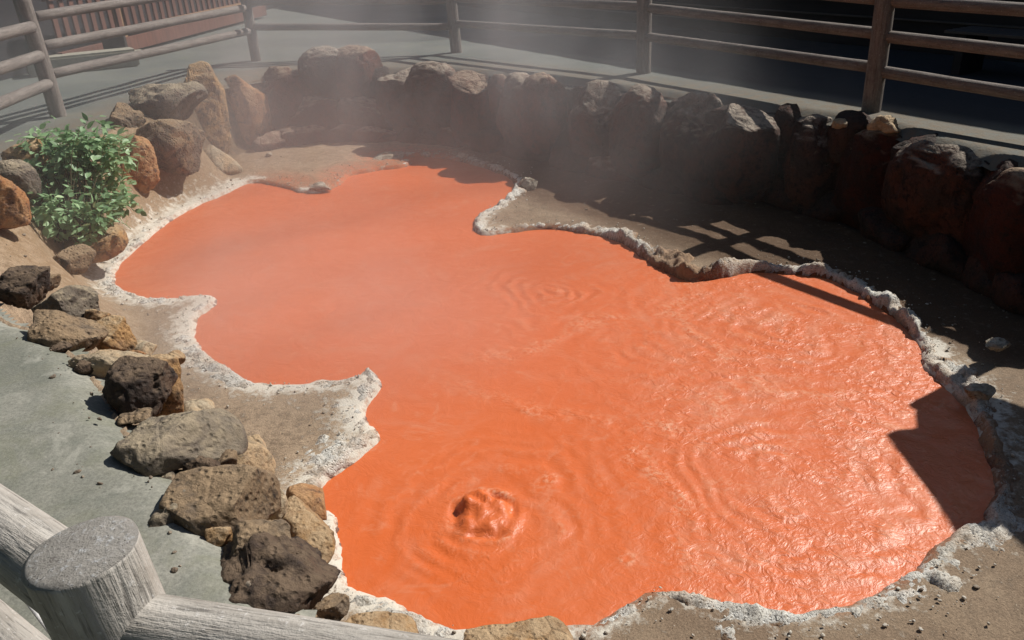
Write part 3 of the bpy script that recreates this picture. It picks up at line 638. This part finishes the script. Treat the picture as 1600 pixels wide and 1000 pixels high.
# rows (pixel y) at which each rail meets each post: (low, mid, top) at start and end of each bay
ROWS = {0: ((117, 73, 27), (48, 12, -25)), 1: ((42, 3, -35), (42, 1, -38)), 2: ((37, -2, -40), (56, 10, -36)), 3: ((57, 12, -33), (106, 53, 0)), 4: ((111, 56, 1), None)}
PR = [.085, .075, .085, .09, .085, .085, .08, .08]; LN = [(-.05, .0), (.0, 0), (-.05, 0), (-.03, 0), (-.03, 0), (0, 0), (0, 0), (0, 0)]
for i, b in enumerate(FB):
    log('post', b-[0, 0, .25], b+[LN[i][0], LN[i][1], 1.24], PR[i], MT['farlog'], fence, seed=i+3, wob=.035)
for i in range(len(FB)-1):
    for k in range(3):
        z0 = .38+.32*k; z1 = z0
        if i in ROWS:
            z0 = zfor(FB[i], ROWS[i][0][k])
            if i == 4:                                      # this bay leaves the picture: read its height at the border
                nrm = np.array([-dv[1], dv[0], 0]); d_ = at(1600, (159, 95, 28)[k], 0)-CAM; t_ = ((FB[4]-CAM)@nrm)/(d_@nrm); Pk = CAM+d_*t_
                z1 = z0+(Pk[2]-z0)*2.9/np.linalg.norm(Pk[:2]-FB[4][:2])
            if ROWS[i][1]: z1 = zfor(FB[i+1], ROWS[i][1][k])
            z0 = min(max(z0, .3+.32*k-.02), .52+.33*k); z1 = min(max(z1, .3+.32*k-.02), .52+.33*k)
        a = FB[i]+[0, 0, z0]; b = FB[i+1]+[0, 0, z1]; u = (b-a)/np.linalg.norm(b-a)
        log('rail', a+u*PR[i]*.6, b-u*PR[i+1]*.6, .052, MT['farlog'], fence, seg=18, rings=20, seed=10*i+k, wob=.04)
# left bay turning towards the viewer, then on round to the near post
NP = np.array([*at(124, 862, 1.06)[:2], 0])
LB = [FB[0], left_bases[1], np.array([-5.7, 4.6, 0]), np.array([-3.2, 2.55, 0]), NP]
near = empty('log_fence', NP); tag(near, 'close grey log fence with a big round post at the lower left', 'fence')
for i, b in enumerate(LB[1:-1]): log('post', b-[0, 0, .25], b+[0, 0, 1.08], .085, MT['log'], near, seed=i+23, wob=.035)
for k, yy in enumerate(((130, 152), (86, 97), (41, 46))):
    a = FB[0]+[0, 0, zfor(FB[0], yy[0])]; q = at(0, yy[1], a[2]); u = (LB[1]-LB[0]); b = LB[1]+[0, 0, a[2]-.02]
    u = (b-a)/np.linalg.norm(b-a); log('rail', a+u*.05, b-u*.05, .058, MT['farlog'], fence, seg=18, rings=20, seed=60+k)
for i in (1, 2):
    for k in range(3):
        a = LB[i]+[0, 0, .34+.31*k]; b = LB[i+1]+[0, 0, .34+.31*k]; u = (b-a)/np.linalg.norm(b-a)
        log('rail', a+u*.06, b-u*.06, .055, MT['log'], near, seg=16, rings=16, seed=70+3*i+k)
# the near post and its top rails
PT = 1.065; pr_ = .061
lean = np.array([-.10, .02, 0])
log('post', NP-lean*1.2-[0, 0, .25], NP+[0, 0, PT], pr_, MT['log'], near, seg=72, rings=120, seed=41, wob=.03, cap=.16, endmat=MT['endgrain'])
e1 = at(0, 832, .985); u = e1[:2]-NP[:2]; u = np.array([*(u/np.linalg.norm(u)), 0]); b = LB[3]+[0, 0, .98]
st = NP+[0, 0, .985]; dirl = u
log('rail', st+dirl*.05, st+dirl*2.6, .045, MT['log'], near, seg=40, rings=80, seed=42, wob=.02)
e2 = at(640, 1052, .955); s2 = np.array([*at(165, 972, .955)[:2], .955]); u2 = e2[:2]-s2[:2]; u2 = np.array([*(u2/np.linalg.norm(u2)), 0]); s2 = s2-u2*.03
log('rail', s2+u2*(pr_+.006), s2+u2*2.9, .040, MT['log'], near, seg=56, rings=160, seed=43, wob=.015, cap=.12)
log('socket', s2+u2*(pr_-.04), s2+u2*(pr_+.010), .034, MT['black'], near, seg=30, rings=4, seed=44, wob=.01)
for k in (0, 1):
    log('rail', NP+dirl*.05+[0, 0, .36+.30*k], NP+dirl*2.6+[0, 0, .36+.30*k], .048, MT['log'], near, seg=24, rings=30, seed=45+k)
    log('rail', NP+u2*.06+[0, 0, .34+.30*k], NP+u2*2.9+[0, 0, .34+.30*k], .047, MT['log'], near, seg=24, rings=30, seed=47+k)
e = NP+u2*2.95; log('post', e-[0, 0, .25], e+[0, 0, PT], .08, MT['log'], near, seg=30, rings=20, seed=49)
pa = at(30, 925, .35); pb = at(95, 1010, .35)
du = (pb-pa)/np.linalg.norm(pb-pa); pipe = log('pipe', pa-du*.25, pb+du*.6, .0045, MT['cable'], None, seg=12, rings=8, seed=2, wob=.0, cap=.2)
tag(pipe, 'thin pale pipe running below the big near post at the lower left corner', 'pipe')

# ------------------------------------------------------------------ things beyond the fence
# dark boarded building whose shade covers the ground behind the right of the fence
sd = np.array([math.cos(SUN_AZ), math.sin(SUN_AZ)]); tv = np.array([-sd[1], sd[0]])
lineP = at(1000, 110, 0)[:2]
bld = empty('dark_building', (*(lineP+sd*3.4), 0)); tag(bld, 'dark boarded building in deep shade beyond the fence on the right', 'building')
ya = math.atan2(tv[1], tv[0])
def on(ob, par):
    ob.parent = par; ob.matrix_parent_inverse = Matrix.Translation(-Vector(par.location)); return ob
Wc = lineP+sd*3.45+tv*1.0
on(box('wall', (*(Wc+sd*.1), 1.7), (36, .2, 3.4), MT['boards'], None, ya), bld)
cov = 1/math.tan(SUN_EL)
eave_h = 3.0; ec = lineP+sd*(eave_h*cov)      # the eave edge whose shade ends on the observed line
def slab(name, p, q, z0, z1, mat, par, th=.12):
    a = ec+tv*p; V = []
    for (t, s_, zz_) in ((-17, 0, z0), (19, 0, z0), (19, q, z1), (-17, q, z1)):
        c = lineP+tv*t+sd*(eave_h*cov+s_); V.append((*c, zz_))
    V += [(x, y, z_+th) for x, y, z_ in V]
    Fc = [(3, 2, 1, 0), (4, 5, 6, 7), (0, 1, 5, 4), (1, 2, 6, 5), (2, 3, 7, 6), (3, 0, 4, 7)]
    return on(meshobj(name, V, Fc, mat, None, False), par)
slab('roof', 0, 6, eave_h-.12, eave_h+1.8, MT['roof'], bld)
bm_v = []; 
for k in range(13):
    z_ = .18+.21*k
    on(box('batten', (*(Wc-sd*.02+tv*0), z_), (35.8, .035, .022), MT['boardline'], None, ya, .003), bld)
# low dark platform with pale edges seen through the right bay
pf = empty('bench', (*(lineP+sd*2.4-tv*4.6), 0)); tag(pf, 'dark slatted bench in the shade beyond the right fence bay', 'bench')
for k in range(4): on(box('slat', (*(lineP+sd*(2.2+.14*k)-tv*4.2), .45), (3.2, .10, .03), MT['boardline'], None, ya, .004), pf)
for t in (-5.6, -2.8): on(box('leg', (*(lineP+sd*2.4+tv*t), .215), (.10, .45, .43), MT['boards'], None, ya, .004), pf)

# red brown picket balustrade beyond the left bays
A = at(95,78,.1); B = at(420,-2,.1)
A = at(100, 112, 0); B = at(360, 42, 0); dd = (B-A); LL = np.linalg.norm(dd[:2]); dd = dd/LL; yy = math.atan2(dd[1], dd[0])
bal = empty('picket_railing', A); tag(bal, 'red brown wooden picket railing beyond the left of the fence', 'railing')
def bp(t, z, off=0): return (A[0]+dd[0]*t-math.sin(yy)*off, A[1]+dd[1]*t+math.cos(yy)*off, z)
on(box('bottom_board', bp(LL/2+1, .16), (LL+2, .10, .22), MT['redwood'], None, yy), bal)
on(box('top_board', bp(LL/2+1, 1.02), (LL+2, .12, .07), MT['redwood'], None, yy), bal)
on(box('middle_board', bp(LL/2+1, .40, .0), (LL+2, .07, .06), MT['tanwood'], None, yy), bal)
n = int((LL+2)/.24); pk = None
for k in range(n):
    if pk is None: pk = on(box('picket', bp(.1, .70), (.11, .035, .60), MT['redwood'], None, yy, .004), bal)
    else:
        c = pk.copy(); link(c); c.location = bp(.1+.24*k, .70)
pst = on(box('post', at(196, 84, 0)+np.array([0, 0, .45]), (.16, .16, .95), MT['tanwood'], None, yy), bal)
blk = box('stone_kerb', at(130,97,.12), (1.5, .42, .26), MT['concblock'], None, .55, .03); tag(blk, 'pale concrete block lying before the picket railing', 'block')
b2 = box('stone_kerb', at(208,86,.06), (.35, .22, .14), MT['concblock'], None, .5, .03); tag(b2, 'small pale stone beside the railing post', 'block')
bx = box('dark_box', at(182,78,.2), (.32, .3, .42), MT['black'], None, .3, .01); tag(bx, 'small black box against the tan railing post', 'box')
# far dark building at upper left
fb = empty('far_building', at(-60, 60, 0)); tag(fb, 'dim grey purple building wall at the upper left behind the railing', 'building')
a0 = A+np.array([-3.0, 3.4, 0])
on(box('wall', (a0[0]+3, a0[1]+3.2, 1.6), (16, .25, 3.2), MT['boards'], None, yy+.03), fb)
on(box('roof', (a0[0]+3, a0[1]+3.1, 3.3), (17, 2.2, .2), MT['roof'], None, yy+.03), fb)

# unseen sky blocker added behind and left of the viewer to deepen shade
HV = []; HN = 60; rads = [13, 15, 19, 26, 40]; hz_ = [0, 4.5, 9, 14, 20]
for i in range(HN+1):
    a = R_(112)+R_(215)*i/HN
    for r0, z0 in zip(rads, hz_):
        k = 1+.10*math.sin(i*1.7+r0)+.07*math.sin(i*.6); HV.append((math.cos(a)*r0*(1.35 if math.sin(a) > 0 else 1)*k, 2+math.sin(a)*r0*k*1.1, z0*k*ss(0, 5, min(i, HN-i))))
HF = np.array([(i*5+k, i*5+k+1, i*5+6+k, i*5+5+k) for i in range(HN) for k in range(4)])
tag(meshobj('sky_blocker', np.array(HV), HF, plain('unseen sky blocker', (.03, .05, .022), (.05, .07, .03), .9, (1, 1, 1), 2)), kind='structure')

# unseen shadow caster outside the right edge: shaped to cast the pool's stepped shadow
def back(px, py, k):      # follow the sun from the shadow point on the water up to a plane through k facing the sun
    P = at(px, py, ZW); n = np.array([sd[0], sd[1], 0]); t = ((np.array([*k, 0])-P)@n)/(SUN@n); return P+SUN*t
kp = at(1505, 720, ZW)[:2]+sd*2.35
outl = [back(x, y, kp) for x, y in [(1478,618),(1430,642),(1432,672),(1384,679),(1425,735),(1470,795),(1490,832)]]
nb = empty('shadow_caster', (*kp, 0)); tag(nb, 'unseen shadow caster standing right of the pool outside the picture', 'shadow caster')
a1 = outl[0]; print('board pts', [np.round(p, 2) for p in outl])
base_r = [p.copy() for p in outl]
far = kp - tv*2.2
V = [tuple(p) for p in outl]+[tuple(back(x, y, kp)) for x, y in [(1505,846),(1565,850),(1610,905),(1760,1000),(1760,720),(1580,655),(1512,630)]]
n = len(V); V2 = V+[(x+sd[0]*.06, y+sd[1]*.06, z_) for x, y, z_ in V]
Fc = [tuple(range(n)), tuple(range(2*n-1, n-1, -1))]+[(i, (i+1) % n, (i+1) % n+n, i+n) for i in range(n)]
on(meshobj('panel', V2, Fc, MT['boards'], None, False), nb)
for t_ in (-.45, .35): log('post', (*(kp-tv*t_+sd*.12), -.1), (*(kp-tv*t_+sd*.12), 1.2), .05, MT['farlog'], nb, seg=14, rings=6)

# ------------------------------------------------------------------ the bush
B0 = at(120, 372, -.55); bush = empty('bush', B0); tag(bush, 'leafy green bush growing among ochre rocks at the left', 'bush')
rs = np.random.RandomState(5); LV = []; LF = []; tone = []; stems = []
def leaf(p, d, up, L, W, t):
    d = d/np.linalg.norm(d); s = np.cross(d, up); s /= np.linalg.norm(s)+1e-9; n = np.cross(s, d); b = len(LV)
    prof = [(0, .12), (.22, .8), (.45, 1), (.7, .72), (1, .02)]
    for (q, w_) in prof:
        c = p+d*L*q-n*L*.28*q*q
        for sgn in (-1, 0, 1): LV.append(c+s*sgn*W*w_*.5+n*(abs(sgn)*W*.12)); tone.append(t)
    for k in range(4):
        for j in range(2): a = b+k*3+j; LF.append((a, a+1, a+4, a+3))
ctr = at(130, 268, -.12)
lobes = [(ctr+np.array([rs.uniform(-.33, .33), rs.uniform(-.28, .25), rs.uniform(-.24, .24)]), rs.uniform(.12, .21)) for _ in range(16)]+[(ctr, .26), (B0+np.array([.12, -.05, .12]), .15), (B0+np.array([-.12, -.05, .14]), .15), (B0+np.array([.25, 0, .22]), .13), (B0+np.array([-.28, .05, .25]), .14), (B0+np.array([0, -.12, .3]), .16), (ctr+np.array([.08, -.1, .28]), .13), (ctr+np.array([-.2, -.1, -.28]), .16), (ctr+np.array([.16, -.2, -.3]), .14)]
for c, R0 in lobes:
    for _ in range(3): stems.append((B0+np.array([rs.normal()*.07, rs.normal()*.07, 0]), c+rs.normal(size=3)*.05))
    for k in range(int(760*R0)):
        u_ = rs.normal(size=3); u_ /= np.linalg.norm(u_); rad_ = R0*rs.uniform(.35, 1.08)**.6; p = c+u_*rad_*np.array([1, 1, .85])
        if rs.rand() < .16: p = p+u_*rs.uniform(.03, .12)
        base_t = .5+.5*math.sin(c[0]*9+c[2]*7); t = min(1, max(0, .25+.45*base_t+rs.normal()*.17))
        dr = u_*.8+rs.normal(size=3)*.55; dr[2] = dr[2]*.6-.05; up = np.array([0, 0, 1.])+rs.normal(size=3)*.5+u_*.4
        leaf(p, dr, up, rs.uniform(.045, .095), rs.uniform(.03, .055), t)
o = meshobj('foliage', np.array(LV), np.array(LF), MT['leaf'], None, True, {'tone': tone}); on(o, bush)
SV = []; SF = []
for a, b in stems:
    for q in range(6):
        t0, t1 = q/6, (q+1)/6
        for (t) in (t0, t1):
            c = a*(1-t)+b*t+np.array([0, 0, .12*math.sin(t*3.1)]); r = .006*(1-t)+.002
            for g in range(4): SV.append(c+np.array([math.cos(g*1.57)*r, math.sin(g*1.57)*r, 0]))
        k = len(SV)-8
        for g in range(4): SF.append((k+g, k+(g+1) % 4, k+4+(g+1) % 4, k+4+g))
on(meshobj('stems', np.array(SV), np.array(SF), MT['stem'], None, True), bush)
# moss tuft on the wedge rock
# ------------------------------------------------------------------ steam drifting off the pool
m = bpy.data.materials.new('steam'); m.use_nodes = True; t = m.node_tree; t.nodes.clear()
out = t.nodes.new('ShaderNodeOutputMaterial'); pv = t.nodes.new('ShaderNodeVolumePrincipled'); t.links.new(pv.outputs[0], out.inputs['Volume'])
pv.inputs['Color'].default_value = (.95, .95, .97, 1); pv.inputs['Anisotropy'].default_value = .5
tc = t.nodes.new('ShaderNodeTexCoord'); mp = t.nodes.new('ShaderNodeMapping'); mp.inputs['Scale'].default_value = (.55, .55, .38); mp.inputs['Rotation'].default_value = (0, .35, 0)
ns = t.nodes.new('ShaderNodeTexNoise'); ns.inputs['Scale'].default_value = 1.3; ns.inputs['Detail'].default_value = 3; ns.inputs['Distortion'].default_value = .7
mr = t.nodes.new('ShaderNodeMapRange'); mr.interpolation_type = 'SMOOTHSTEP'
for i, v_ in ((1, .33), (2, .76), (3, 0.0), (4, 1.0)): mr.inputs[i].default_value = v_
t.links.new(tc.outputs['Object'], mp.inputs[0]); t.links.new(mp.outputs[0], ns.inputs['Vector']); t.links.new(ns.outputs['Fac'], mr.inputs[0])
# soft falloff to the faces of the cloud (object space is -1..1)
sx = t.nodes.new('ShaderNodeVectorMath'); sx.operation = 'MULTIPLY'; sx.inputs[1].default_value = (1/5.8, 1/5.6, 1/2.1)
t.links.new(tc.outputs['Object'], sx.inputs[0]); ln = t.nodes.new('ShaderNodeVectorMath'); ln.operation = 'LENGTH'; t.links.new(sx.outputs[0], ln.inputs[0])
fr = t.nodes.new('ShaderNodeMapRange'); fr.interpolation_type = 'SMOOTHSTEP'
for i, v_ in ((1, 1.0), (2, .35), (3, 0.0), (4, 1.0)): fr.inputs[i].default_value = v_
t.links.new(ln.outputs['Value'], fr.inputs[0])
mu = t.nodes.new('ShaderNodeMath'); mu.operation = 'MULTIPLY'; t.links.new(mr.outputs[0], mu.inputs[0]); t.links.new(fr.outputs[0], mu.inputs[1])
m2 = t.nodes.new('ShaderNodeMath'); m2.operation = 'MULTIPLY'; m2.inputs[1].default_value = .20; t.links.new(mu.outputs[0], m2.inputs[0])
t.links.new(m2.outputs[0], pv.inputs['Density'])
V, Fc = ico(3); st = meshobj('steam', V*np.array([5.8, 5.6, 2.1]), Fc, m); st.location = (-1.9, 9.0, .1)
V, Fc = ico(3); st2 = meshobj('steam', V*np.array([2.0, 1.7, .9]), Fc, m2_ := m.copy()); q_ = at(500, 470, -.6); st2.location = tuple(q_)
for n_ in m2_.node_tree.nodes:
    if n_.type == 'VECT_MATH' and n_.operation == 'MULTIPLY': n_.inputs[1].default_value = (1/2.0, 1/1.7, 1/.9)
    if n_.type == 'MATH' and abs(n_.inputs[1].default_value-.20) < 1e-4 and not n_.inputs[1].is_linked: n_.inputs[1].default_value = .36
    if n_.type == 'MAP_RANGE' and abs(n_.inputs[1].default_value-.33) < 1e-4: n_.inputs[1].default_value = .25
    if n_.type == 'MAPPING': n_.inputs['Location'].default_value = (3.1, .7, 2.2)
tag(st2, 'faint warm steam low over the left middle of the pool', 'steam', kind='stuff')
tag(st, kind='stuff'); st['label'] = 'thin white steam drifting over the far half of the pool'; st['category'] = 'steam'
